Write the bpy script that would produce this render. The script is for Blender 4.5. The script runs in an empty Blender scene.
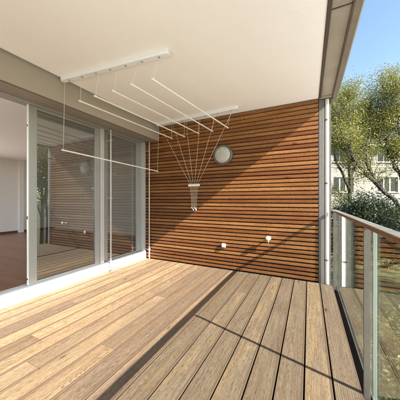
import bpy, bmesh, math, random
import numpy as np
from mathutils import Vector, Matrix

scene = bpy.context.scene
R = math.radians
# ------------------------------------------------------------------ camera
cam = bpy.data.cameras.new("camera"); camo = bpy.data.objects.new("camera", cam)
scene.collection.objects.link(camo); scene.camera = camo
cam.sensor_width = 36; cam.lens = 221.5 / 400 * 36
cam.clip_start = 0.02; cam.clip_end = 2000
camo.location = (0, 0, 1.25); camo.rotation_euler = (R(90), 0, R(26.17))
# ------------------------------------------------------------------ light
SUN = Vector((1.0, -0.27, 0.735)).normalized()
elev = math.asin(SUN.z); azim = math.atan2(SUN.x, SUN.y)
w = bpy.data.worlds.new("World"); scene.world = w; w.use_nodes = True
wn = w.node_tree.nodes; wl = w.node_tree.links
bg = wn.get('Background') or wn.new('ShaderNodeBackground')
sky = wn.new('ShaderNodeTexSky'); sky.sky_type = 'NISHITA'; sky.sun_disc = False
sky.sun_elevation = elev; sky.sun_rotation = azim
sky.air_density = 1.0; sky.dust_density = 0.6; sky.ozone_density = 1.2
wl.new(sky.outputs[0], bg.inputs[0]); bg.inputs[1].default_value = 0.078
sl = bpy.data.lights.new("sun", 'SUN'); slo = bpy.data.objects.new("sun", sl)
scene.collection.objects.link(slo); sl.energy = 5.0; sl.angle = R(0.5); sl.color = (1.0, 0.94, 0.85)
slo.rotation_euler = SUN.to_track_quat('Z', 'Y').to_euler(); slo.location = (20, -6, 15)
scene.view_settings.view_transform = 'Standard'; scene.view_settings.look = 'None'
scene.view_settings.gamma = 1; scene.view_settings.use_curve_mapping = False
scene.view_settings.exposure = 2.25
scene.cycles.max_bounces = 12; scene.cycles.transparent_max_bounces = 24
scene.cycles.diffuse_bounces = 6; scene.cycles.caustics_reflective = False; scene.cycles.caustics_refractive = False

# ------------------------------------------------------------------ helpers
def link(o, parent=None):
    scene.collection.objects.link(o)
    if parent: o.parent = parent
    return o
def tag(o, label=None, cat=None, group=None, kind=None):
    if label: o['label'] = label
    if cat: o['category'] = cat
    if group: o['group'] = group
    if kind: o['kind'] = kind
    return o
def thing(name, label, cat, loc=(0, 0, 0), rz=0, group=None):
    o = bpy.data.objects.new(name, None); link(o); o.location = loc; o.rotation_euler = (0, 0, rz)
    o.empty_display_size = 0.1
    return tag(o, label, cat, group)

class MB:
    def __init__(s):
        s.v = []; s.f = []; s.uv = []; s.rn = []; s.smooth = []
    def add(s, vs, fs, uvs=None, rnd=None, smooth=False):
        b = len(s.v); s.v += [tuple(p) for p in vs]
        r = rnd or (random.random(), random.random(), random.random())
        for k, f in enumerate(fs):
            s.f.append([b + i for i in f]); s.rn.append(r); s.smooth.append(smooth)
            s.uv += (uvs[k] if uvs else [(0, 0)] * len(f))
    def box(s, x0, x1, y0, y1, z0, z1, along=None, rnd=None):
        x0, x1 = min(x0, x1), max(x0, x1); y0, y1 = min(y0, y1), max(y0, y1); z0, z1 = min(z0, z1), max(z0, z1)
        vs = [(x0,y0,z0),(x1,y0,z0),(x1,y1,z0),(x0,y1,z0),(x0,y0,z1),(x1,y0,z1),(x1,y1,z1),(x0,y1,z1)]
        fs = [(0,3,2,1),(4,5,6,7),(0,1,5,4),(1,2,6,5),(2,3,7,6),(3,0,4,7)]
        r = rnd or (random.random(), random.random(), random.random())
        uvs = None
        if along:
            c = ((x0+x1)/2, (y0+y1)/2, (z0+z1)/2); uvs = []
            ax = 'xyz'.index(along); oth = [i for i in range(3) if i != ax]
            for f in fs:
                uvs.append([((vs[i][oth[0]]-c[oth[0]]) + (vs[i][oth[1]]-c[oth[1]]), vs[i][ax] + r[0]*37) for i in f])
        s.add(vs, fs, uvs, r)
    def tube(s, p0, p1, r0, r1=None, n=12, caps=True, rnd=None):
        p0 = Vector(p0); p1 = Vector(p1); r1 = r0 if r1 is None else r1
        d = (p1 - p0).normalized(); a = d.orthogonal().normalized(); b = d.cross(a)
        vs = []
        for p, r in ((p0, r0), (p1, r1)):
            for k in range(n):
                t = 2*math.pi*k/n; vs.append(p + a*math.cos(t)*r + b*math.sin(t)*r)
        fs = [(k, (k+1) % n, n+(k+1) % n, n+k) for k in range(n)]
        s.add(vs, fs, None, rnd, True)
        if caps:
            s.add(vs[:n], [tuple(range(n-1, -1, -1))], None, rnd); s.add(vs[n:], [tuple(range(n))], None, rnd)
    def lathe(s, prof, centre, axis, n=32):
        ax = Vector(axis).normalized(); a = ax.orthogonal().normalized(); b = ax.cross(a); c = Vector(centre)
        vs = []; fs = []
        for (r, h) in prof:
            for k in range(n):
                t = 2*math.pi*k/n; vs.append(c + ax*h + (a*math.cos(t) + b*math.sin(t))*max(r, 1e-4))
        for j in range(len(prof)-1):
            for k in range(n):
                fs.append((j*n+k, j*n+(k+1) % n, (j+1)*n+(k+1) % n, (j+1)*n+k))
        s.add(vs, fs, None, None, True)
    def path(s, pts, radii, n=8):
        pts = [Vector(p) for p in pts]; vs = []; fs = []
        a = None
        for i, p in enumerate(pts):
            d = (pts[min(i+1, len(pts)-1)] - pts[max(i-1, 0)]).normalized()
            a = d.orthogonal().normalized() if a is None else (a - d*a.dot(d)).normalized()
            b = d.cross(a)
            for k in range(n):
                t = 2*math.pi*k/n; vs.append(p + (a*math.cos(t) + b*math.sin(t))*radii[i])
        for i in range(len(pts)-1):
            for k in range(n):
                fs.append((i*n+k, i*n+(k+1) % n, (i+1)*n+(k+1) % n, (i+1)*n+k))
        fs.append(tuple(range(n-1, -1, -1))); m = (len(pts)-1)*n; fs.append(tuple(m+k for k in range(n)))
        s.add(vs, fs, None, None, True)
    def build(s, name, mat, parent=None, bevel=0, loc=None):
        me = bpy.data.meshes.new(name); me.from_pydata(s.v, [], s.f)
        uvl = me.uv_layers.new(name='UVMap'); uvl.data.foreach_set('uv', np.array(s.uv, dtype=np.float32).ravel())
        at = me.attributes.new('rnd', 'FLOAT_COLOR', 'FACE')
        at.data.foreach_set('color', np.array([(*r, 1) for r in s.rn], dtype=np.float32).ravel())
        me.polygons.foreach_set('use_smooth', s.smooth)
        me.materials.append(mat); me.update()
        o = bpy.data.objects.new(name, me); link(o, parent)
        if loc: o.location = loc
        if bevel:
            b = o.modifiers.new('bevel', 'BEVEL'); b.width = bevel; b.segments = 2; b.limit_method = 'ANGLE'
        return o
def part(name, mat, parent, *boxes, bevel=0.002, label=None):
    m = MB()
    for b in boxes: m.box(*b)
    o = m.build(name, mat, parent, bevel)
    if label: o['label'] = label
    return o

# ------------------------------------------------------------------ materials
class NT:
    def __init__(s, name):
        s.m = bpy.data.materials.new(name); s.m.use_nodes = True; s.n = s.m.node_tree.nodes; s.l = s.m.node_tree.links
        s.n.clear(); s.out = s.n.new('ShaderNodeOutputMaterial')
    def new(s, t, **k):
        n = s.n.new(t)
        for a, b in k.items(): setattr(n, a, b)
        return n
    def put(s, sock, v):
        if isinstance(v, bpy.types.NodeSocket): s.l.new(v, sock)
        else: sock.default_value = v
    def math(s, op, a, b=0.0, c=None):
        n = s.new('ShaderNodeMath', operation=op); s.put(n.inputs[0], a); s.put(n.inputs[1], b)
        if c is not None: s.put(n.inputs[2], c)
        return n.outputs[0]
    def comb(s, x, y, z=0.0):
        n = s.new('ShaderNodeCombineXYZ')
        for i, v in enumerate((x, y, z)): s.put(n.inputs[i], v)
        return n.outputs[0]
    def noise(s, vec, scale=1.0, detail=2.0, rough=0.5):
        n = s.new('ShaderNodeTexNoise'); s.l.new(vec, n.inputs['Vector'])
        n.inputs['Scale'].default_value = scale; n.inputs['Detail'].default_value = detail; n.inputs['Roughness'].default_value = rough
        return n.outputs['Fac']
    def mix(s, f, a, b, mode='MIX'):
        n = s.new('ShaderNodeMix', data_type='RGBA', blend_type=mode)
        s.put(n.inputs[0], f)
        for i, v in ((6, a), (7, b)):
            s.put(n.inputs[i], v if isinstance(v, bpy.types.NodeSocket) else (*v, 1))
        return n.outputs[2]
    def ramp(s, f, lo, hi, a=0.0, b=1.0):
        n = s.new('ShaderNodeMapRange'); s.put(n.inputs[0], f)
        for i, v in enumerate((lo, hi, a, b)): n.inputs[i+1].default_value = v
        return n.outputs[0]
    def bsdf(s, col, rough=0.5, metal=0.0, bump=None, bdist=0.002, bstr=1.0, **k):
        n = s.new('ShaderNodeBsdfPrincipled')
        s.put(n.inputs['Base Color'], col if isinstance(col, bpy.types.NodeSocket) else (*col, 1))
        s.put(n.inputs['Roughness'], rough); s.put(n.inputs['Metallic'], metal)
        for a, v in k.items(): s.put(n.inputs[a], v)
        if bump is not None:
            b = s.new('ShaderNodeBump'); s.put(b.inputs['Height'], bump); b.inputs['Distance'].default_value = bdist
            b.inputs['Strength'].default_value = bstr; s.l.new(b.outputs[0], n.inputs['Normal'])
        s.l.new(n.outputs[0], s.out.inputs[0]); return n
    def obj(s): return s.new('ShaderNodeTexCoord').outputs['Object']

def plain(name, col, rough=0.5, metal=0.0, var=0.06, scale=6.0, bump=0.0, **k):
    t = NT(name); o = t.obj(); n1 = t.noise(o, scale, 5, 0.6); n2 = t.noise(o, scale*14, 3, 0.6)
    f = t.math('ADD', t.math('MULTIPLY', n1, 0.7), t.math('MULTIPLY', n2, 0.3))
    c = t.mix(t.ramp(f, 0.3, 0.7), tuple(x*(1-var) for x in col), tuple(min(1, x*(1+var)) for x in col))
    r = t.ramp(n1, 0.3, 0.7, rough*0.88, min(1, rough*1.12))
    t.bsdf(c, r, metal, bump=(n2 if bump else None), bdist=bump or 0.001, **k); return t.m

def wood(name, light, dark, tint_a, tint_b, grey, greyamt=0.0, ringw=0.009, rough=0.6, spread=0.07, ringc=1.0, knots=True, bump=0.0012, spec=0.3, edge=0.0):
    t = NT(name)
    uv = t.new('ShaderNodeUVMap'); uv.uv_map = 'UVMap'
    sp = t.new('ShaderNodeSeparateXYZ'); t.l.new(uv.outputs[0], sp.inputs[0]); T, L = sp.outputs[0], sp.outputs[1]
    at = t.new('ShaderNodeAttribute'); at.attribute_name = 'rnd'
    sr = t.new('ShaderNodeSeparateColor'); t.l.new(at.outputs['Color'], sr.inputs[0]); r1, r2, r3 = sr.outputs
    # knots
    vo = t.new('ShaderNodeTexVoronoi'); t.l.new(t.comb(t.math('MULTIPLY', T, 7.0), t.math('MULTIPLY', L, 2.2), t.math('MULTIPLY', r2, 20)), vo.inputs['Vector'])
    vo.inputs['Scale'].default_value = 1.0
    kd = vo.outputs['Distance']; kc = t.new('ShaderNodeSeparateColor'); t.l.new(vo.outputs['Color'], kc.inputs[0])
    kon = t.math('GREATER_THAN', kc.outputs[0], 0.68)
    knot = t.math('MULTIPLY', t.ramp(kd, 0.05, 0.13, 1.0, 0.0), kon)
    halo = t.math('MULTIPLY', t.ramp(kd, 0.0, 0.45, 1.0, 0.0), kon)
    nlow = t.noise(t.comb(t.math('MULTIPLY', T, 3), t.math('MULTIPLY', L, 0.75), t.math('MULTIPLY', r1, 31)), 1.0, 1.5, 0.5)
    d = t.math('MULTIPLY', t.math('SUBTRACT', nlow, t.math('ADD', 0.42, t.math('MULTIPLY', r3, 0.16))), spread*6)
    off = t.math('MULTIPLY', t.math('SUBTRACT', r2, 0.5), 0.16)
    nd = t.math('MULTIPLY', t.math('SUBTRACT', t.noise(t.comb(t.math('MULTIPLY', T, 14), t.math('MULTIPLY', L, 5), r1), 1.0, 3, 0.6), 0.5), 0.017)
    tt = t.math('SUBTRACT', T, off)
    rad = t.math('SQRT', t.math('ADD', t.math('MULTIPLY', tt, tt), t.math('MULTIPLY', d, d)))
    rad = t.math('ADD', t.math('ADD', rad, nd), t.math('MULTIPLY', halo, 0.03))
    rad = t.math('MULTIPLY', rad, t.math('ADD', 0.6, t.math('MULTIPLY', r2, 0.7)))
    ring = t.math('FRACT', t.math('MULTIPLY', rad, 1.0/ringw))
    ring = t.math('POWER', ring, 2.2)                                   # slow light earlywood, sharp dark latewood
    ring = t.math('MULTIPLY', ring, t.ramp(t.math('FRACT', t.math('MULTIPLY', rad, 1.0/ringw)), 0.88, 1.0, 1.0, 0.0))
    rmod = t.noise(t.comb(t.math('MULTIPLY', T, 22), t.math('MULTIPLY', L, 2.1), t.math('MULTIPLY', r2, 9)), 1.0, 3, 0.6)
    ring = t.math('MULTIPLY', ring, t.ramp(rmod, 0.30, 0.58, 0.5, 1.0))
    fib = t.noise(t.comb(t.math('MULTIPLY', T, 330), t.math('MULTIPLY', L, 7), r1), 1.0, 4, 0.7)
    blot = t.noise(t.comb(t.math('MULTIPLY', T, 9), t.math('MULTIPLY', L, 1.6), t.math('MULTIPLY', r3, 17)), 1.0, 4, 0.6)
    c = t.mix(t.math('MULTIPLY', ring, ringc), light, dark)
    tint = t.mix(r1, tint_a, tint_b)
    c = t.mix(1.0, c, tint, 'MULTIPLY')
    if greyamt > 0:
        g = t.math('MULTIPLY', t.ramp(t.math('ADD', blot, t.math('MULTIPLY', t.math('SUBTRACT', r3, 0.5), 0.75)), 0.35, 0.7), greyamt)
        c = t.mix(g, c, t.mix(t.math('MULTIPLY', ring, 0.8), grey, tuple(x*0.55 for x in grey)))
    c = t.mix(t.ramp(fib, 0.3, 0.75), t.mix(1.0, c, (0.72, 0.7, 0.68), 'MULTIPLY'), c)
    c = t.mix(t.ramp(blot, 0.25, 0.6), t.mix(1.0, c, (0.70, 0.65, 0.60), 'MULTIPLY'), c)
    fine = t.noise(t.comb(t.math('MULTIPLY', T, 60), t.math('MULTIPLY', L, 2.5), r2), 1.0, 3, 0.6)
    c = t.mix(t.ramp(fine, 0.35, 0.6), t.mix(1.0, c, (0.78, 0.74, 0.70), 'MULTIPLY'), c)
    speck = t.noise(t.comb(t.math('MULTIPLY', T, 150), t.math('MULTIPLY', L, 28), r2), 1.0, 4, 0.75)
    c = t.mix(t.ramp(speck, 0.36, 0.5), t.mix(1.0, c, (0.55, 0.5, 0.46), 'MULTIPLY'), c)
    if edge:   # shade of the gaps painted dark onto the board edges
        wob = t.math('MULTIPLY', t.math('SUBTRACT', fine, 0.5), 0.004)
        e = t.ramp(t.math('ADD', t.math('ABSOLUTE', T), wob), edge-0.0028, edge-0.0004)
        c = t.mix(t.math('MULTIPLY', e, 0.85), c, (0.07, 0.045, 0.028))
    if knots:
        c = t.mix(t.math('MULTIPLY', knot, 0.85), c, tuple(x*0.25 for x in dark))
    h = t.math('SUBTRACT', t.math('MULTIPLY', fib, 0.6), t.math('MULTIPLY', ring, 0.5))
    t.bsdf(c, t.ramp(fib, 0.2, 0.8, rough*0.85, min(1, rough*1.15)), 0, bump=h, bdist=bump, **{'Specular IOR Level': spec})
    return t.m

def glass(name, tint=(0.93, 0.96, 0.94), f0=0.05, rough=0.0):
    t = NT(name)
    g = t.new('ShaderNodeNewGeometry')
    dot = t.new('ShaderNodeVectorMath', operation='DOT_PRODUCT'); t.l.new(g.outputs['Normal'], dot.inputs[0]); t.l.new(g.outputs['Incoming'], dot.inputs[1])
    c = t.math('SUBTRACT', 1.0, t.math('ABSOLUTE', dot.outputs['Value']))
    fr = t.math('ADD', f0, t.math('MULTIPLY', t.math('POWER', c, 4.6), 1-f0))
    tr = t.new('ShaderNodeBsdfTransparent'); tr.inputs[0].default_value = (*tint, 1)
    gl = t.new('ShaderNodeBsdfGlossy'); gl.inputs['Roughness'].default_value = rough; gl.inputs['Color'].default_value = (0.96, 0.98, 0.97, 1)
    wv = t.noise(t.obj(), 1.3, 1); bp = t.new('ShaderNodeBump'); bp.inputs['Distance'].default_value = 0.0005; bp.inputs['Strength'].default_value = 0.6
    t.l.new(wv, bp.inputs['Height']); t.l.new(bp.outputs[0], gl.inputs['Normal'])
    mx = t.new('ShaderNodeMixShader'); t.l.new(fr, mx.inputs[0]); t.l.new(tr.outputs[0], mx.inputs[1]); t.l.new(gl.outputs[0], mx.inputs[2])
    t.l.new(mx.outputs[0], t.out.inputs[0]); return t.m

def leafmat(name, a, b, trans=0.35):
    t = NT(name); at = t.new('ShaderNodeAttribute'); at.attribute_name = 'rnd'
    sr = t.new('ShaderNodeSeparateColor'); t.l.new(at.outputs['Color'], sr.inputs[0])
    c = t.mix(sr.outputs[0], a, b)
    di = t.new('ShaderNodeBsdfPrincipled'); t.l.new(c, di.inputs['Base Color']); di.inputs['Roughness'].default_value = 0.5
    di.inputs['Specular IOR Level'].default_value = 0.35
    tl = t.new('ShaderNodeBsdfTranslucent'); t.l.new(t.mix(1.0, c, (1.25, 1.35, 0.6), 'MULTIPLY'), tl.inputs[0])
    mx = t.new('ShaderNodeMixShader'); mx.inputs[0].default_value = trans
    t.l.new(di.outputs[0], mx.inputs[1]); t.l.new(tl.outputs[0], mx.inputs[2]); t.l.new(mx.outputs[0], t.out.inputs[0]); return t.m

M = dict(
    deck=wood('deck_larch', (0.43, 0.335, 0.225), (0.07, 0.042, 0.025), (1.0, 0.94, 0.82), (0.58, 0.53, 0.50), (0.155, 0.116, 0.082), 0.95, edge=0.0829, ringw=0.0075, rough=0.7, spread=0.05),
    slat=wood('cladding_cedar', (0.45, 0.195, 0.060), (0.22, 0.08, 0.026), (1.0, 1.1, 1.2), (0.55, 0.44, 0.38), (0.3, 0.2, 0.15), 0.0, ringw=0.009, rough=0.5, knots=True, spec=0.35, ringc=0.6, spread=0.04),
    parquet=wood('interior_parquet', (0.40, 0.18, 0.075), (0.22, 0.09, 0.04), (1.0, 1.0, 1.0), (0.7, 0.65, 0.6), (0.3, 0.2, 0.15), 0.0, ringw=0.012, rough=0.3, knots=False, bump=0.0002, spec=0.5),
    plaster=plain('ceiling_plaster', (0.88, 0.87, 0.85), 0.9, var=0.03, scale=1.6, bump=0.002),
    beam=plain('beam_render', (0.38, 0.34, 0.30), 0.85, var=0.03, scale=4, bump=0.001),
    wallin=plain('interior_wall_paint', (0.84, 0.83, 0.82), 0.85, var=0.02, scale=3),
    ceilin=plain('interior_ceiling_paint', (0.86, 0.86, 0.85), 0.9, var=0.02),
    alu=plain('window_aluminium', (0.36, 0.365, 0.36), 0.42, 0.25, var=0.04, scale=9),
    alulight=plain('pale_aluminium', (0.55, 0.565, 0.565), 0.4, 0.2, var=0.03, scale=9),
    sill=plain('sill_white_sheet', (0.80, 0.80, 0.78), 0.5, 0.0, var=0.03, scale=5),
    steel=plain('brushed_steel', (0.56, 0.55, 0.53), 0.30, 0.9, var=0.08, scale=14),
    post=plain('galvanised_post', (0.145, 0.138, 0.124), 0.5, 0.35, var=0.12, scale=16),
    trim=plain('soffit_trim_brown', (0.27, 0.235, 0.19), 0.5, 0.1, var=0.05, scale=9),
    railpost=plain('railing_post_steel', (0.13, 0.115, 0.10), 0.45, 0.45, var=0.12, scale=16),
    railreflect=wood('handrail_brown_reflection', (0.26, 0.15, 0.085), (0.15, 0.08, 0.045), (1,1,1), (0.9,0.9,0.9), (0.2,0.2,0.2), 0.0, rough=0.5, knots=False),  # brown reflection of the slats painted as a wood colour
    glassedge=plain('green_glass_edge', (0.34, 0.42, 0.36), 0.2, 0.0, var=0.1),
    lip=plain('gutter_lip_metal', (0.27, 0.24, 0.20), 0.45, 0.4, var=0.16, scale=7),
    zinc=plain('gutter_zinc', (0.42, 0.375, 0.31), 0.45, 0.4, var=0.16, scale=4),
    zincdark=plain('gutter_edge_metal', (0.11, 0.095, 0.08), 0.5, 0.5, var=0.14, scale=8),
    white=plain('white_enamel', (0.82, 0.82, 0.80), 0.3, 0.0, var=0.02),
    pipe=plain('white_downpipe', (0.62, 0.61, 0.57), 0.45, 0.0, var=0.06, scale=10),
    plasticw=plain('white_plastic', (0.80, 0.82, 0.84), 0.4, 0.0, var=0.03),
    cord=plain('white_cord', (0.78, 0.74, 0.66), 0.8, 0.0, var=0.05, scale=60),
    dark=plain('dark_membrane', (0.022, 0.02, 0.018), 0.9, var=0.2),
    seal=plain('black_rubber', (0.015, 0.015, 0.015), 0.6),
    lampglass=plain('lamp_frosted_glass', (0.44, 0.43, 0.39), 0.25, 0.0, var=0.2, scale=18, bump=0.003),
    glassdoor=glass('door_glazing', (0.58, 0.60, 0.58), 0.20),
    glassrail=glass('balustrade_glazing', (0.95, 0.975, 0.955), 0.04),
    glasswin=glass('far_window_glazing', (0.12, 0.13, 0.13), 0.04),
    render=plain('house_render', (0.185, 0.178, 0.158), 0.9, var=0.16, scale=0.6),
    winwhite=plain('house_window_paint', (0.42, 0.42, 0.40), 0.6),
    roof=plain('roof_tiles', (0.14, 0.075, 0.05), 0.8, var=0.3, scale=5),
    roomshade=plain('dark_interior', (0.02, 0.02, 0.02), 0.9),
    bark=plain('tree_bark', (0.028, 0.023, 0.018), 0.9, var=0.4, scale=7, bump=0.01),
)
# ------------------------------------------------------------------ dimensions
D = 3.795; CZ = 2.79; CAMY0 = -2.6
# ground
def ground():
    t = NT('lawn_soil'); o = t.obj(); n1 = t.noise(o, 0.5, 5, 0.6); n2 = t.noise(o, 6, 5, 0.7); n3 = t.noise(o, 40, 3, 0.7)
    c = t.mix(t.ramp(n2, 0.35, 0.65), (0.045, 0.075, 0.018), (0.13, 0.17, 0.045))
    c = t.mix(t.ramp(n1, 0.5, 0.65), c, (0.12, 0.11, 0.07)); c = t.mix(t.ramp(n3, 0.3, 0.7), c, t.mix(1.0, c, (0.5, 0.5, 0.5), 'MULTIPLY'))
    t.bsdf(c, 0.95, bump=n2, bdist=0.05)
    m = MB(); m.add([(-900,-900,0),(900,-900,0),(900,900,0),(-900,900,0)], [(0,1,2,3)])
    o = m.build('ground', t.m); o.location = (0, 0, -3.5); tag(o, kind='structure')
ground()
m = MB()  # unseen pale paving, added to bounce sunlight up onto the ceiling
for i in range(20):
    for j in range(26):
        if i < 7 and j > 18: continue
        m.box(-6.3+i, -5.31+i, -22+j, -21.01+j, -3.52, -3.46)
o = m.build('bounce_paving', plain('bounce_paving_concrete', (0.60, 0.58, 0.54), 0.85, var=0.08, scale=3), bevel=0.004); tag(o, kind='structure')
# deck: boards run towards the wall; surface at z=0
random.seed(11)
m = MB(); pitch = 0.1762; x = -0.5578
k0 = -15; joints_l = {-15: [1.3, 3.0], -14: [2.2], -13: [0.9, 2.75], -12: [1.75], -11: [2.55], -10: [1.15], -9: [1.9], -8: [0.95], -7: [2.35], -6: [1.35], -5: [0.4], -4: [0.6], -3: [0.2], -2: [2.93]}
for k in range(k0, 5):
    a = x + (k-0)*pitch + 0.005; b = a + pitch - 0.010
    if k == k0: a = -3.19
    if k == 4: b = 0.312
    ys = [CAMY0] + [q for q in [-0.9 + random.uniform(-.6, .6)] + joints_l.get(k, [])] + [D-0.012]
    warm = 0.45 if k < -4 else 0.0
    for y0, y1 in zip(ys[:-1], ys[1:]):
        wx = min(1, max(0, (k+11)/11)); r3 = random.uniform(0.0, 0.45) + 0.55*wx   # outer boards weathered grey; the left side's brighter glare is painted in too
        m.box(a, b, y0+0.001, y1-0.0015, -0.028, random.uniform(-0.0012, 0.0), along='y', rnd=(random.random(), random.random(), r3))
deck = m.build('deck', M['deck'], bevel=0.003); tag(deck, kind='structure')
m = MB(); m.box(-3.6, 0.40, CAMY0, D, -0.30, -0.075); sb = m.build('balcony_slab', M['dark']); tag(sb, kind='structure')
# ceiling slab
m = MB(); m.box(-2.8, 0.131, CAMY0, D+0.16, CZ, CZ+0.02)
c = m.build('ceiling', M['plaster']); tag(c, kind='structure')
m = MB(); m.box(-4.8, 0.30, CAMY0, D+1.9, CZ+0.024, CZ+0.5); m.box(-10, -4.8, 1.7, D+1.9, CZ+0.024, CZ+0.5); m.box(-10, -8.8, CAMY0, 1.7, CZ+0.024, CZ+0.5)  # leaves an unseen roof opening, added to brighten the room
c = m.build('roof_slab', M['beam']); tag(c, kind='structure')

# ------------------------------------------------------------------ clad wall
wt = thing('slatted_wall', 'end wall of the balcony clad in horizontal orange brown timber slats', 'wall', (-1.5, D, 0))
def P(bx, t):  # world box to the thing's local frame
    l = t.location; return (bx[0]-l.x, bx[1]-l.x, bx[2]-l.y, bx[3]-l.y, bx[4]-l.z, bx[5]-l.z)
def wpart(name, mat, t, boxes, bevel=0.002, label=None):
    return part(name, mat, t, *[P(b, t) for b in boxes], bevel=bevel, label=label)
wpart('wall_core', M['dark'], wt, [(-3.33, 0.125, D+0.055, D+0.20, -0.3, CZ+0.02)], 0)
random.seed(5)
m = MB(); z = 0.012; sp = (CZ - 0.012)/42.0
for i in range(42):
    r = (random.random(), random.random(), random.random())
    t0 = z + i*sp; t1 = t0 + sp*random.uniform(0.765, 0.80)
    x0, x1 = -3.30, 0.128
    vs = [(x0, D+0.004, t0+0.006), (x1, D+0.004, t0+0.006), (x1, D+0.024, t0-0.004), (x0, D+0.024, t0-0.004),
          (x0, D, t1), (x1, D, t1), (x1, D+0.024, t1-0.008), (x0, D+0.024, t1-0.008)]
    vs = [(a+1.5, b-D, c_) for a, b, c_ in vs]
    fs = [(0,3,2,1),(4,5,6,7),(0,1,5,4),(1,2,6,5),(2,3,7,6),(3,0,4,7)]
    uvs = [[(vs[j][2]-(t0+t1)/2 + (vs[j][1])*0.8, vs[j][0]+r[0]*37) for j in f] for f in fs]
    m.add(vs, fs, uvs, r)
m.build('cladding', M['slat'], wt, bevel=0.002)
scr = MB()
for i in range(42):
    for xb in (-2.4, -1.2, -0.03):
        zc_ = 0.012 + (i+0.38)*sp; scr.lathe([(0.0045, 0.0), (0.0045, 0.001), (0.0, 0.0012)], (xb+1.5, 0.003, zc_), (0, -1, 0), 8)
o = scr.build('screw_heads', M['zincdark'], wt); o['kind'] = 'stuff'
for xb in (-3.0, -2.4, -1.8, -1.2, -0.6, 0.03):
    part('batten', M['dark'], wt, (xb-0.02+1.5, xb+0.02+1.5, 0.025, 0.054, 0.0, CZ))

# ------------------------------------------------------------------ left beam above the doors
bt = thing('lintel_beam', 'long taupe rendered beam dropped below the ceiling above the sliding doors', 'beam', (-2.83, CAMY0, CZ))
wpart('beam_face', M['beam'], bt, [(-3.36, -2.83, CAMY0, D+0.16, 2.535, CZ+0.022), (-2.85, -2.829, CAMY0, D+0.0, 2.487, 2.536)], 0.002)
for q in ((-2.945, -2.875, 2.482), (-3.07, -2.965, 2.49), (-3.16, -3.085, 2.494)):
    wpart('soffit_trim', M['trim'], bt, [(q[0], q[1], CAMY0, D-0.002, q[2], 2.529)], 0.002)

# ------------------------------------------------------------------ glazed front
GX = -3.25; SZ = 0.14; HZ = 2.515
st = thing('door_sill', 'wide bright white sill running along the foot of the sliding doors', 'door sill', (-3.2, 1, 0))
wpart('sill_top', M['sill'], st, [(-3.36, -3.155, CAMY0, D-0.003, 0.0, SZ)], 0.004)
for q in (-3.30, -3.235): wpart('track', M['alulight'], st, [(q, q+0.008, CAMY0, D-0.01, SZ, SZ+0.012)], 0)
ht = thing('door_head_frame', 'grey metal head frame along the top of the sliding doors', 'door frame', (-3.25, 1, HZ))
wpart('head_rail', M['alu'], ht, [(-3.34, -3.165, CAMY0, D-0.004, HZ-0.03, HZ+0.018)], 0.003)

def leaf(name, y0, y1, xc, label, group, s0=0.08, s1=0.08, handle=False, cat='sliding door'):
    t = thing(name, label, cat, (xc, (y0+y1)/2, SZ), 0, group)
    z0, z1 = SZ+0.013, HZ-0.032
    wpart('stile', M['alu'], t, [(xc-0.022, xc+0.022, y0, y0+s0, z0, z1)], 0.003)
    wpart('stile', M['alu'], t, [(xc-0.022, xc+0.022, y1-s1, y1, z0, z1)], 0.003)
    wpart('top_rail', M['alu'], t, [(xc-0.021, xc+0.021, y0+s0, y1-s1, z1-0.035, z1)], 0.003)
    wpart('bottom_rail', M['alu'], t, [(xc-0.021, xc+0.021, y0+s0, y1-s1, z0, z0+0.03)], 0.003)
    wpart('pane', M['glassdoor'], t, [(xc-0.004, xc+0.004, y0+s0, y1-s1, z0+0.03, z1-0.035)], 0)
    wpart('edge_seal', M['white'], t, [(xc-0.012, xc+0.018, y0-0.008, y0, z0, z1)], 0.001)
    if handle:
        for q in ((1.0, 1.04), (0.22, 0.24), (2.2, 2.22)): wpart('lock', M['seal'], t, [(xc-0.008, xc+0.012, y0-0.0105, y0-0.0085, *q)], 0)
    return t
leaf('sliding_door', 1.585, 2.655, GX, 'glazed sliding door leaf beside the open doorway reflecting the timber wall', 'glazed leaves of the front', 0.095, 0.085, True)
leaf('fixed_window', 2.775, 3.73, -3.30+0.01, 'glazed leaf nearest the slatted wall behind the thin guide poles', 'glazed leaves of the front', 0.085, 0.115, cat='window')
jt = thing('frame_post', 'wide grey mullion between the two glazed leaves', 'frame post', (-3.3, 2.7, SZ))
wpart('mullion', M['alu'], jt, [(-3.35, -3.273, 2.66, 2.772, SZ+0.013, HZ-0.031)], 0.003)
wpart('cover_strip', M['alulight'], jt, [(-3.272, -3.2, 2.66, 2.73, SZ+0.013, HZ-0.031)], 0.003)
et = thing('end_jamb', 'pale vertical jamb where the glazing meets the slatted wall', 'door jamb', (-3.25, 3.76, SZ))
wpart('jamb', M['alulight'], et, [(-3.34, -3.17, 3.735, D-0.006, SZ+0.001, HZ-0.031)], 0.003)
leaf('sliding_door', -2.5, -0.6, -3.29, 'glazed leaf at the near end of the open doorway, behind the camera', 'glazed leaves of the front')

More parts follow.
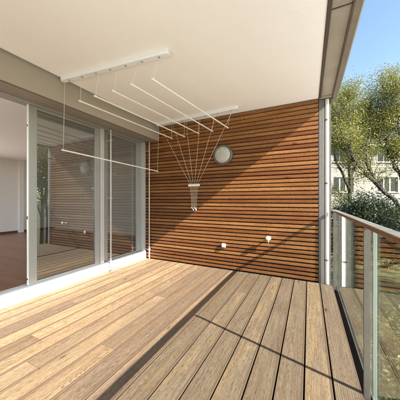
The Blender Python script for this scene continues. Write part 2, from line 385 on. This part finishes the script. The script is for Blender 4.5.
# guide poles in front of the glazing
for (px, py, lab) in ((-3.12, 2.80, 'thin pale guide pole clamped in front of the mullion between the glazed leaves'), (-3.055, 3.765, 'thin pale guide pole in the corner against the slatted wall')):
    t = thing('guide_pole', lab, 'pole', (px, py, 0), 0, 'guide poles of the outer blind')
    m = MB(); m.tube((0,0,0.035 if py < 3 else 0.0), (0,0,2.482), 0.0125, n=14); m.build('pole', M['alulight'], t)
    for zz in (1.28, 2.3, 0.17 if py < 3 else 0.2):
        m = MB(); m.tube((-0.13, 0.0, zz), (-0.012, 0, zz), 0.006, n=8); m.box(-0.014, 0.017, -0.017, 0.017, zz-0.012, zz+0.012); m.build('bracket', M['alulight'], t, 0.001)
    if py < 3:
        m = MB(); m.box(-0.03, 0.022, -0.012, 0.012, 0.02, 0.075); m.path([(-0.02,-0.012,0.05),(-0.022,-0.03,0.03),(-0.0,-0.035,0.006),(0.03,-0.02,0.004)], [0.005]*4, 6)
        m.build('foot_clamp', M['steel'], t, 0.001)

# ------------------------------------------------------------------ interior
IX = -9.3; FZ = 0.10
m = MB(); random.seed(3)
yy = -2.6
xs = IX
row = 0
while yy < 5.5:
    xx = IX - random.uniform(0, 1.2)
    while xx < -3.37:
        ln = random.uniform(0.9, 1.6); a, b = max(xx, IX), min(xx+ln, -3.37)
        if b - a > 0.03: m.box(a, b-0.001, yy, min(yy+0.119, 5.5), FZ-0.02, FZ, along='x')
        xx += ln
    yy += 0.12
fl = m.build('interior_floor', M['parquet']); tag(fl, kind='structure')
m = MB(); m.box(IX, -3.362, -2.6, 5.5, -0.3, FZ-0.022); o = m.build('interior_subfloor', M['dark']); tag(o, kind='structure')
m = MB(); m.box(-4.8, -3.365, -2.6, 5.5, 2.66, 2.78); m.box(IX, -4.8, 1.7, 5.5, 2.66, 2.78); m.box(IX, -8.8, -2.6, 1.7, 2.66, 2.78); o = m.build('interior_ceiling', M['ceilin']); tag(o, kind='structure')  # same added opening, out of view, lets daylight into the room
it = thing('interior_wall', 'long pale lilac back wall of the room seen through the open doorway', 'wall', (IX, 2, FZ))
wpart('wall_surface', M['wallin'], it, [(IX-0.2, IX, -2.6, 5.7, -0.3, 2.9)], 0)
wpart('pilaster', M['ceilin'], it, [(IX+0.001, IX+0.10, 4.22, 4.36, FZ, 2.66)], 0.004)
for q in ((-2.6, 4.21), (4.37, 5.49)): wpart('skirting', M['parquet'], it, [(IX+0.001, IX+0.015, q[0], q[1], FZ, FZ+0.07)], 0.002)
it2 = thing('interior_wall', 'interior side wall at the far end of the room behind the glazing', 'wall', (-6, 5.5, FZ))
wpart('wall_surface', M['wallin'], it2, [(IX, -3.3, 5.5, 5.7, -0.3, 2.9)], 0)
it3 = thing('interior_wall', 'short interior return wall behind the slatted wall', 'wall', (-3.4, 4.6, FZ))
wpart('wall_surface', M['wallin'], it3, [(-3.52, -3.335, D+0.21, 5.499, FZ, 2.659)], 0)
for i, (y_, z_, lab) in enumerate(((3.18, 1.62, 'upper small grey switch plate on the interior wall'), (3.12, 1.22, 'middle small grey switch plate on the interior wall'), (3.1, 0.35, 'low grey socket plate on the interior wall near the floor'))):
    t = thing('wall_switch', lab, 'switch', (IX, y_, z_), 0, 'switch plates on the interior wall')
    part('plate', M['alu'], t, (0.001, 0.012, -0.06, 0.06, -0.06, 0.06), bevel=0.003)
    part('rocker', M['zincdark'], t, (0.0125, 0.017, -0.035, 0.035, -0.04, 0.04), bevel=0.002)

# ------------------------------------------------------------------ right edge: gutter, corner post, pipe
gt = thing('eaves_gutter', 'long beige metal eaves gutter along the open edge of the ceiling', 'gutter', (0.26, 1, CZ))
Y1 = D + 0.09
wpart('inner_edge', M['zincdark'], gt, [(0.133, 0.165, CAMY0, Y1, CZ-0.012, CZ+0.05)], 0.002)
wpart('soffit_panel', M['zinc'], gt, [(0.166, 0.31, 2.093, D-0.017, CZ+0.012, CZ+0.03), (0.166, 0.31, CAMY0, 2.085, CZ+0.010, CZ+0.028)], 0.002)
m = MB(); l = gt.location
prof = [(0.311, CZ+0.03), (0.311, CZ-0.01), (0.322, CZ-0.028), (0.372, CZ-0.032), (0.386, CZ-0.02), (0.386, CZ+0.10), (0.378, CZ+0.10), (0.378, CZ+0.03)]
n = len(prof); vs = [(a-l.x, CAMY0-l.y, b-l.z) for a, b in prof] + [(a-l.x, Y1-l.y, b-l.z) for a, b in prof]
fs = [(i, (i+1) % n, n+(i+1) % n, n+i) for i in range(n)] + [tuple(range(n-1, -1, -1)), tuple(range(n, 2*n))]
m.add(vs, fs); m.build('outer_lip', M['lip'], gt, 0.001)
wpart('seam', M['zincdark'], gt, [(0.166, 0.31, 2.086, 2.092, CZ+0.004, CZ+0.02)], 0)
wpart('cross_bracket', M['zincdark'], gt, [(0.14, 0.31, D-0.01, Y1, CZ-0.03, CZ+0.028)], 0.002)
wpart('end_plate', M['zinc'], gt, [(0.14, 0.31, D-0.016, D-0.0105, CZ-0.022, CZ+0.01)], 0.001)

pt = thing('corner_post', 'slim grey metal post at the open end of the slatted wall', 'post', (0.17, D, 0))
wpart('upright', M['post'], pt, [(0.137, 0.205, D+0.001, D+0.06, -0.25, CZ-0.032)], 0.003)
wpart('edge_flange', M['seal'], pt, [(0.1285, 0.1365, D+0.002, D+0.2, -0.25, CZ-0.03)], 0)
wpart('rear_plate', M['zincdark'], pt, [(0.206, 0.30, D+0.075, D+0.09, -0.25, CZ-0.033)], 0.001)
dt = thing('downpipe', 'round white painted downpipe between the slatted wall and the glass railing', 'downpipe', (0.243, D+0.036, 0))
m = MB(); m.tube((0, 0, -3.5), (0, 0, CZ-0.031), 0.030, n=24); m.build('pipe', M['pipe'], dt)
for zz in (0.35, 1.5, 2.45):
    m = MB(); m.tube((0, 0, zz-0.012), (0, 0, zz+0.012), 0.0335, n=24); m.box(-0.01, 0.01, 0.03, 0.038, zz-0.012, zz+0.012); m.build('collar', M['post'], dt)

# balustrade
rt = thing('glass_balustrade', 'glass balustrade with steel handrail and flat steel posts along the balcony edge', 'balustrade', (0.33, 1.75, 0))
m = MB(); m.box(0.309-0.33, 0.357-0.33, CAMY0-1.75, D-0.005-1.75, 1.078, 1.1025, along='y'); hr = m.build('handrail', M['railreflect'], rt, 0.004)  # side of the steel rail, its brown reflection painted on
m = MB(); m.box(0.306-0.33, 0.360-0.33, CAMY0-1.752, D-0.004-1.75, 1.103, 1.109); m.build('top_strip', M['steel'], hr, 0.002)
posts = [3.74, 1.745, -0.25, -2.2]
for y in posts:
    wpart('post', M['railpost'], rt, [(0.316, 0.352, y-0.006, y+0.006, -0.26, 1.0775)], 0.002)
for a, b in zip(posts[1:], posts[:-1]):
    wpart('glass_panel', M['glassrail'], rt, [(0.354, 0.362, a+0.004, b-0.004, 0.03, 1.06)], 0)
for y in posts[1:]:
    wpart('glazing_bead', M['glassedge'], rt, [(0.3635, 0.385, y-0.006, y+0.006, -0.02, 1.07)], 0.002)
wpart('base_channel', M['zincdark'], rt, [(0.366, 0.386, CAMY0, D, -0.28, -0.03)], 0.002)

# ------------------------------------------------------------------ things on the slatted wall
lt = thing('wall_lamp', 'round frosted bulkhead lamp with grey rim on the slatted wall', 'wall lamp', (-1.39, D, 2.062))
m = MB(); m.lathe([(0.0, 0.0), (0.175, 0.0), (0.185, 0.012), (0.185, 0.045), (0.175, 0.06), (0.155, 0.066), (0.150, 0.05)], (0,0,0), (0,-1,0), 48); m.build('rim', M['railpost'], lt)
m = MB(); m.lathe([(0.1505, 0.05), (0.14, 0.066), (0.11, 0.082), (0.06, 0.092), (0.0, 0.095)], (0,0,0), (0,-1,0), 48); m.build('diffuser', M['lampglass'], lt)
kt = thing('wall_socket', 'small square white weatherproof socket low on the slatted wall', 'socket', (-1.38, D, 0.43))
part('housing', M['white'], kt, (-0.035, 0.035, -0.035, 0, -0.035, 0.035), bevel=0.006)
part('flap', M['plasticw'], kt, (-0.029, 0.029, -0.042, -0.0355, -0.027, 0.03), bevel=0.004)
tt = thing('garden_tap', 'small white outdoor tap with round knob on the slatted wall', 'tap', (-0.592, D, 0.617))
m = MB(); m.lathe([(0.0, 0), (0.032, 0), (0.032, 0.006), (0.014, 0.012), (0.012, 0.075)], (0,0,0), (0,-1,0), 24); m.build('wall_flange', M['white'], tt)
m = MB(); m.lathe([(0.0, 0.07), (0.03, 0.07), (0.038, 0.08), (0.038, 0.11), (0.03, 0.12), (0.0, 0.122)], (0,0,0.012), (0,-1,0), 20); m.build('knob', M['white'], tt)
m = MB(); m.path([(0,-0.055,0),(0,-0.065,-0.02),(0,-0.066,-0.045),(0,-0.066,-0.075)], [0.011,0.012,0.011,0.010], 12); m.build('spout', M['steel'], tt)

# ------------------------------------------------------------------ ceiling clothes airer
ct = thing('clothes_airer', 'white ceiling mounted clothes airer with six rods hanging on cords', 'clothes airer', (-2.0, 2.7, CZ))
L0 = ct.location
def loc(p): return Vector(p) - L0
def obar(name, a, b, mat):
    a = Vector(a); b = Vector(b); d = (b-a).normalized(); nrm = Vector((-d.y, d.x, 0)); ln = (b-a).length
    m = MB(); r = 0.042; pr = [(-r, 0), (-r, -0.030), (-r*0.75, -0.046), (r*0.75, -0.046), (r, -0.030), (r, 0)]
    vs = []
    sec = [(-0.0, 0.55), (0.018, 0.9), (0.035, 1), (ln-0.035, 1), (ln-0.018, 0.9), (ln, 0.55)]
    for s_, k in sec:
        for (u, v) in pr: vs.append(loc(a + d*s_ + nrm*u*k + Vector((0,0,v))))
    n = 6; fs = []
    for j in range(len(sec)-1):
        for i in range(n): fs.append((j*n+i, j*n+(i+1) % n, (j+1)*n+(i+1) % n, (j+1)*n+i))
    fs += [tuple(range(n-1, -1, -1)), tuple(range((len(sec)-1)*n, len(sec)*n))]
    m.add(vs, fs)
    o = m.build(name, mat, ct, 0.002)
    # screw covers and pulleys seated in the rail
    for i in range(7):
        m = MB(); c = a + d*(0.12 + (ln-0.24)*i/6); m.lathe([(0.013, 0), (0.013, 0.003), (0.009, 0.005), (0, 0.005)], loc(c + Vector((0,0,-0.046))), (0,0,-1), 16)
        m.build('screw_cover', M['alu'], o)
    return o
B1a, B1b = (-2.80, 1.745, CZ), (-1.285, 1.903, CZ); B2a, B2b = (-2.76, 3.642, CZ), (-1.04, 3.54, CZ)
obar('ceiling_rail', B1a, B1b, M['plasticw']); obar('ceiling_rail', B2a, B2b, M['plasticw'])
rods = [((-2.895, 1.82, 1.905), (-2.715, 3.595, 1.825)), ((-2.553, 1.82, 2.48), (-2.377, 3.595, 2.442)), ((-2.278, 1.82, 2.484), (-2.101, 3.595, 2.442)),
        ((-1.978, 1.82, 2.480), (-1.807, 3.595, 2.463)), ((-1.704, 1.82, 2.49), (-1.531, 3.595, 2.467)), ((-1.423, 1.82, 2.478), (-1.244, 3.595, 2.485))]
coll = Vector((-1.915, 3.64, 1.525))
def at1(t): return Vector(B1a).lerp(Vector(B1b), t) + Vector((0, 0, -0.046))
def at2(t): return Vector(B2a).lerp(Vector(B2b), t) + Vector((0, 0, -0.046))
def cordpath(pts, r=0.0022, name='cord'):
    m = MB(); m.path([loc(p) for p in pts], [r]*len(pts), 6); return m.build(name, M['cord'], ct)
for i, (a, b) in enumerate(rods):
    a = Vector(a); b = Vector(b); m = MB(); m.tube(loc(a), loc(b), 0.0095, n=12)
    o = m.build('rod', M['white'], ct)
    d = (b-a).normalized()
    m = MB(); m.tube(loc(a - d*0.02), loc(a + d*0.012), 0.0115, n=12); m.build('end_cap', M['plasticw'], o)
    m = MB(); m.tube(loc(b - d*0.012), loc(b + d*0.02), 0.0115, n=12); m.build('end_cap', M['plasticw'], o)
    t1 = 0.03 + 0.90*i/5; t2 = 0.03 + 0.90*i/5
    cordpath([at1(t1), a + Vector((0, 0, 0.008))]); cordpath([at2(t2), b + Vector((0, 0, 0.008))])
    # pull cord from the far rail to the cord collector
    cordpath([at2(t2) + Vector((0.02, 0.01, 0)), coll + Vector(((i-2.5)*0.030, 0, 0.01))])
    cordpath([coll + Vector(((i-2.5)*0.030, 0, -0.01)), coll + Vector(((i-2.5)*0.022, 0.004, -0.25)), coll + Vector(((i-2.5)*0.019 , 0, -0.40-0.02*(i % 3)))], 0.002)
m = MB(); m.box(-0.12, 0.12, -0.014, 0.014, -0.020, 0.020); o = m.build('cord_collector', M['plasticw'], ct, 0.010, loc=tuple(loc(coll)))
m = MB(); m.tube((0,0,0), (0,0,-0.025), 0.006, 0.010, n=10)
for i in range(6):
    m2 = MB(); p = loc(coll + Vector(((i-2.5)*0.019, 0, -0.40-0.02*(i % 3)))); m2.tube(p, p+Vector((0,0,-0.028)), 0.005, 0.009, n=10); m2.build('cord_weight', M['plasticw'], ct)

# ------------------------------------------------------------------ far house
hb = thing('house', 'pale rendered apartment house with white framed windows beyond the trees', 'house')
yaw = R(26.17); f_ = 221.5; dep = 22.0
rv = Vector((math.cos(yaw), math.sin(yaw), 0)); fv = Vector((-math.sin(yaw), math.cos(yaw), 0))
hb.location = rv*16.0 + fv*dep + Vector((0, 0, -3.5)); hb.rotation_euler = (0, 0, yaw)
X0, X1 = -12, 16; WH = 10.0
cols = [-9.6-0.9, -5.9-0.3, -1.75, 2.65, 6.95, 11.3]; rows = [1.0, 3.0+1.0-0.5+0.0, 5.45, 8.5]
rows = [(-0.95+3.5, 1.5), (2.02+3.5, 1.5), (5.0+3.5, 1.32)]
ww = 2.0
m = MB(); xs = [X0]
for c_ in cols: xs += [c_-ww/2, c_+ww/2]
xs += [X1]
zs = [0]
for z_, h_ in rows: zs += [z_, z_+h_]
zs += [WH]
for i in range(len(xs)-1):
    for j in range(len(zs)-1):
        if i % 2 == 1 and j % 2 == 1: continue
        m.box(xs[i], xs[i+1], 0, 0.35, zs[j], zs[j+1])
m.box(X0, X0+0.3, 0.351, 10, 0, WH); m.box(X1-0.3, X1, 0.351, 10, 0, WH); m.box(X0, X1, 10.0, 10.3, 0, WH)
o = m.build('wall', M['render'], hb)
m = MB(); m.box(X0-0.5, X1+0.5, -0.7, 10.9, WH+0.001, WH+0.16)
vs = [(X0-0.5,-0.7,WH+0.17),(X1+0.5,-0.7,WH+0.17),(X1+0.5,10.9,WH+0.17),(X0-0.5,10.9,WH+0.17),(X0+4,5,WH+1.9),(X1-4,5,WH+1.9)]
m.add(vs, [(0,1,5,4),(1,2,5),(2,3,4,5),(3,0,4)]); rf = m.build('roof', M['roof'], hb)
part('eaves_board', M['winwhite'], hb, (X0-0.52, X1+0.52, -0.74, -0.71, WH-0.02, WH+0.17), bevel=0)
m = MB()
for z_ in (3.1, 6.2): m.box(X0-0.02, X1+0.02, -0.04, -0.002, z_+1.8, z_+1.9)
m.build('string_course', M['winwhite'], hb)
for z_, h_ in rows:
    for c_ in cols:
        m = MB(); a, b = c_-ww/2, c_+ww/2; t_ = 0.09
        for (p, q, r_, s_) in ((a, b, z_, z_+t_), (a, b, z_+h_-t_, z_+h_), (a, a+t_, z_+t_, z_+h_-t_), (b-t_, b, z_+t_, z_+h_-t_), (c_-0.36, c_-0.24, z_+t_, z_+h_-t_), (c_+0.26, c_+0.38, z_+t_, z_+h_-t_)):
            m.box(p, q, 0.12, 0.18, r_, s_)
        wn_ = m.build('window', M['winwhite'], hb)
        part('sill', M['winwhite'], wn_, (a-0.08, b+0.08, -0.09, 0.118, z_-0.06, z_-0.001), bevel=0)
        part('pane', M['glasswin'], wn_, (a+t_, b-t_, 0.145, 0.155, z_+t_, z_+h_-t_), bevel=0)
        part('dark_room', M['roomshade'], wn_, (a-0.1, b+0.1, 0.6, 0.62, z_-0.1, z_+h_+0.1), bevel=0)  # dark sheet painted as the shade inside the room

# ------------------------------------------------------------------ vegetation
def leaves_mesh(name, pts, size, mat, parent, rng, flat=0.0, kind=None):
    n = len(pts); pts = np.asarray(pts)
    a = rng.normal(size=(n, 3)); a /= np.linalg.norm(a, axis=1)[:, None]
    b = rng.normal(size=(n, 3)); b[:, 2] -= 0.3; b -= (a*b).sum(1)[:, None]*a; b /= np.linalg.norm(b, axis=1)[:, None]
    s = (size*rng.uniform(0.6, 1.3, n))[:, None]
    c = np.cross(a, b)
    V = np.stack([pts - a*s, pts + b*s*0.42 + c*s*0.12, pts + a*s, pts - b*s*0.42 + c*s*0.12], 1).reshape(-1, 3)
    me = bpy.data.meshes.new(name)
    me.vertices.add(4*n); me.vertices.foreach_set('co', V.astype(np.float32).ravel())
    me.loops.add(4*n); me.loops.foreach_set('vertex_index', np.arange(4*n, dtype=np.int32))
    me.polygons.add(n); me.polygons.foreach_set('loop_start', np.arange(0, 4*n, 4, dtype=np.int32))
    me.polygons.foreach_set('loop_total', np.full(n, 4, dtype=np.int32))
    me.update(calc_edges=True)
    at = me.attributes.new('rnd', 'FLOAT_COLOR', 'FACE')
    col = np.ones((n, 4), dtype=np.float32); col[:, :3] = rng.uniform(0, 1, (n, 3)); at.data.foreach_set('color', col.ravel())
    me.materials.append(mat); o = bpy.data.objects.new(name, me); return link(o, parent)

def tree(label, cat, base, limbs, leafmat_, seed, leaf=0.06, nper=60, spread=0.35, levels=3, len0=1.6, rtrunk=0.16, name='tree', group=None, up=0.35, nb=(3, 4), thin=(-99, 1)):
    """limbs: list of waypoint paths (local coordinates), each with a start radius."""
    rg = random.Random(seed); rng = np.random.default_rng(seed)
    t = thing(name, label, cat, base, 0, group)
    m = MB(); tips = []
    def grow(p, d, ln, r, lv):
        pts = [p]; q = p.copy(); dd = d.copy(); segs = 4
        for i in range(segs):
            dd = (dd + Vector((rg.gauss(0, .16), rg.gauss(0, .16), rg.gauss(0.04, .12)))).normalized()
            q = q + dd*ln/segs; pts.append(q.copy())
        m.path(pts, [max(0.004, r*(1-0.6*i/segs)) for i in range(segs+1)], 6 if r < 0.03 else 8)
        if lv <= 1:
            tips.extend([(pts[i], 0.75) for i in (2, 3)]); tips.append((pts[-1], 1.0))
        if lv > 0:
            for k in range(rg.randint(*nb)):
                i = rg.randint(1, segs); o = pts[i]
                ax = Vector((rg.gauss(0, 1), rg.gauss(0, 1), rg.gauss(up, .7))).normalized()
                nd = (dd*0.75 + ax*0.75).normalized()
                grow(o, nd, ln*rg.uniform(0.55, 0.8), max(0.006, r*0.45), lv-1)
    for path, r0, r1 in limbs:
        pts = [Vector(p) for p in path]
        # subdivide with wobble
        fine = []
        for a, b in zip(pts[:-1], pts[1:]):
            for k in range(4): fine.append(a.lerp(b, k/4) + Vector((rg.gauss(0, 1), rg.gauss(0, 1), 0))*0.035*(1 if k else 0))
        fine.append(pts[-1]); n = len(fine)
        m.path(fine, [r0 + (r1-r0)*i/(n-1) for i in range(n)], 10)
        for i in range(max(4, n//3), n, 1):
            if rg.random() < 0.8 or i == n-1:
                d = (fine[i] - fine[i-1]).normalized()
                ax = Vector((rg.gauss(0, 1), rg.gauss(0, 1), rg.gauss(up, .6))).normalized()
                grow(fine[i], (d*0.6+ax*0.8).normalized(), len0*rg.uniform(0.6, 1.1), max(0.012, (r0 + (r1-r0)*i/(n-1))*0.5), levels-1)
    m.build('trunk', M['bark'], t)
    P_ = []
    for p, k in tips:
        n = int(nper*k*rg.uniform(0.5, 1.3)*(thin[1] if p[2]+base[2] < thin[0] else 1)) + 1; g = rng.normal(size=(n, 3))*spread*rg.uniform(0.6, 1.1); g[:, 2] *= 0.75
        P_.append(np.array(p)[None, :] + g)
    P_ = np.concatenate(P_)
    leaves_mesh('crown', P_, leaf, leafmat_, t, rng)
    return t, len(P_)
LM = dict(
    yellow=leafmat('leaves_yellow_green', (0.07, 0.085, 0.02), (0.25, 0.225, 0.07), 0.35),
    green=leafmat('leaves_mid_green', (0.045, 0.065, 0.018), (0.17, 0.17, 0.055), 0.3),
    dark=leafmat('leaves_dark_green', (0.010, 0.018, 0.007), (0.035, 0.045, 0.016), 0.12),
    shrub=leafmat('leaves_shrub', (0.03, 0.05, 0.012), (0.12, 0.15, 0.04), 0.25))
def W(ximg, yimg, d):  # scene-planning helper: a point at viewing depth d
    r = (ximg-200)/221.5*d; z = 1.25 + (199.8-yimg)/221.5*d
    return rv*r + fv*d + Vector((0, 0, z))
def rel(base, *pts): return [tuple(Vector(p)-Vector(base)) for p in pts]
cnt = []
b = W(436, 200, 11); b.z = -3.5
c0 = W(412, 222, 11)
cnt.append(tree('tall yellow green tree with dark forking limbs in front of the pale house', 'tree', b, [
    (rel(b, b, W(428, 262, 11), c0), 0.19, 0.14),
    (rel(b, c0, W(398, 205, 10.9), W(374, 181, 10.7), W(354, 160, 10.5), W(343, 132, 10.3), W(340, 112, 10.4)), 0.12, 0.03),
    (rel(b, W(384, 191, 10.8), W(367, 165, 10.6), W(366, 145, 10.8), W(371, 125, 10.9), W(374, 112, 11)), 0.07, 0.02),
    (rel(b, c0, W(402, 180, 11.2), W(388, 155, 11.3), W(384, 135, 11.3), W(387, 112, 11.2)), 0.10, 0.025),
    (rel(b, W(404, 184, 11.2), W(400, 150, 11), W(398, 122, 10.8), W(402, 104, 10.8)), 0.08, 0.02),
    (rel(b, c0, W(425, 170, 11), W(428, 130, 11), W(424, 105, 11)), 0.10, 0.02),
    ], LM['yellow'], 21, leaf=0.036, nper=26, spread=0.24, levels=3, len0=1.2, name='deciduous_tree', up=0.4, nb=(4, 6), thin=(3.6, 0.45)))
b = W(352, 200, 15); b.z = -3.5
cnt.append(tree('rounded green tree rising behind the corner post of the balcony', 'tree', b, [
    (rel(b, b, W(351, 215, 15), W(349, 160, 15), W(346, 118, 15)), 0.2, 0.05),
    (rel(b, W(350, 190, 15), W(335, 155, 15), W(332, 122, 14.6)), 0.1, 0.03),
    (rel(b, W(350, 180, 15), W(362, 150, 15.2), W(364, 125, 15.3)), 0.1, 0.03)
    ], LM['green'], 8, leaf=0.045, nper=60, spread=0.36, levels=3, len0=1.3, name='deciduous_tree', up=0.4, thin=(3.6, 0.55)))
b = W(366, 200, 8.2); b.z = -3.5
cnt.append(tree('dark dense evergreen tree low behind the glass railing', 'tree', b, [
    (rel(b, b, W(366, 266, 8.2), W(364, 233, 8.2)), 0.12, 0.05),
    (rel(b, W(366, 262, 8.2), W(345, 250, 8.0), W(338, 236, 8.0)), 0.07, 0.03),
    (rel(b, W(366, 262, 8.2), W(388, 248, 8.3), W(396, 230, 8.4)), 0.07, 0.03),
    (rel(b, W(366, 270, 8.2), W(410, 260, 8.6), W(422, 245, 8.8)), 0.07, 0.03),
    ], LM['dark'], 31, leaf=0.036, nper=170, spread=0.26, levels=3, len0=0.95, name='evergreen_tree', up=0.1))
b = W(470, 200, 13); b.z = -3.5
cnt.append(tree('broad tree outside the right edge of the view beside the tall yellow tree', 'tree', b, [
    (rel(b, b, W(468, 220, 13), W(465, 150, 13), W(460, 95, 13)), 0.22, 0.05),
    (rel(b, W(468, 200, 13), W(440, 150, 13), W(425, 110, 13)), 0.1, 0.03),
    (rel(b, W(468, 200, 13), W(500, 150, 13), W(515, 110, 13)), 0.1, 0.03)
    ], LM['green'], 77, leaf=0.065, nper=30, spread=0.42, levels=3, len0=1.7, name='deciduous_tree', up=0.5))
for i, (tx, ty, h_, lab) in enumerate(((10.5, 9.2, 1.35, 'garden tree right of the view that is mirrored in the door glass'), (15, 12.0, 1.8, 'taller garden tree farther right, mirrored faintly in the door glass'))):
    cnt.append(tree(lab, 'tree', (tx, ty, -3.5), [([(0, 0, 0), (0.1, 0, 2.5*h_), (0.2, 0.1, 5.5*h_)], 0.16, 0.05), ([(0.1, 0, 2.2*h_), (1.0, 0.6, 3.6*h_), (1.7, 0.8, 5*h_)], 0.08, 0.03), ([(0.1, 0, 1.8*h_), (-1.0, -0.5, 3.4*h_), (-1.8, -0.6, 4.6*h_)], 0.08, 0.03)],
        LM['green'], 300+i, leaf=0.08, nper=26, spread=0.42, levels=3, len0=1.4*h_, name='deciduous_tree', up=0.3))
# shrubs beneath the balcony edge
for i, (sx, sy, sc, lab) in enumerate(((1.6, 5.2, 1.0, 'leafy light green shrub nearest the foot of the downpipe below the railing'), (3.0, 5.9, 1.25, 'wide light green shrub in the middle of the lawn seen through the glass'),
                                       (2.3, 7.6, 1.1, 'light green shrub seen through the glass close under the dark evergreen tree'), (4.5, 7.4, 1.2, 'light green shrub farthest right of those below the balcony'))):
    rg = random.Random(100+i); limbs = []
    for k in range(6):
        a = k*1.05 + rg.random()*0.5; limbs.append(([(0, 0, 0), (0.25*math.cos(a)*sc, 0.25*math.sin(a)*sc, 0.45*sc), (0.6*math.cos(a)*sc, 0.6*math.sin(a)*sc, 0.95*sc)], 0.03, 0.012))
    cnt.append(tree(lab, 'shrub', (sx, sy, -3.5), limbs, LM['shrub'], 50+i, leaf=0.05, nper=40, spread=0.17, levels=2, len0=0.5, name='garden_shrub', group='shrubs below the balcony', up=0.5))
import sys; print('LEAVES', [c_[1] for c_ in cnt])
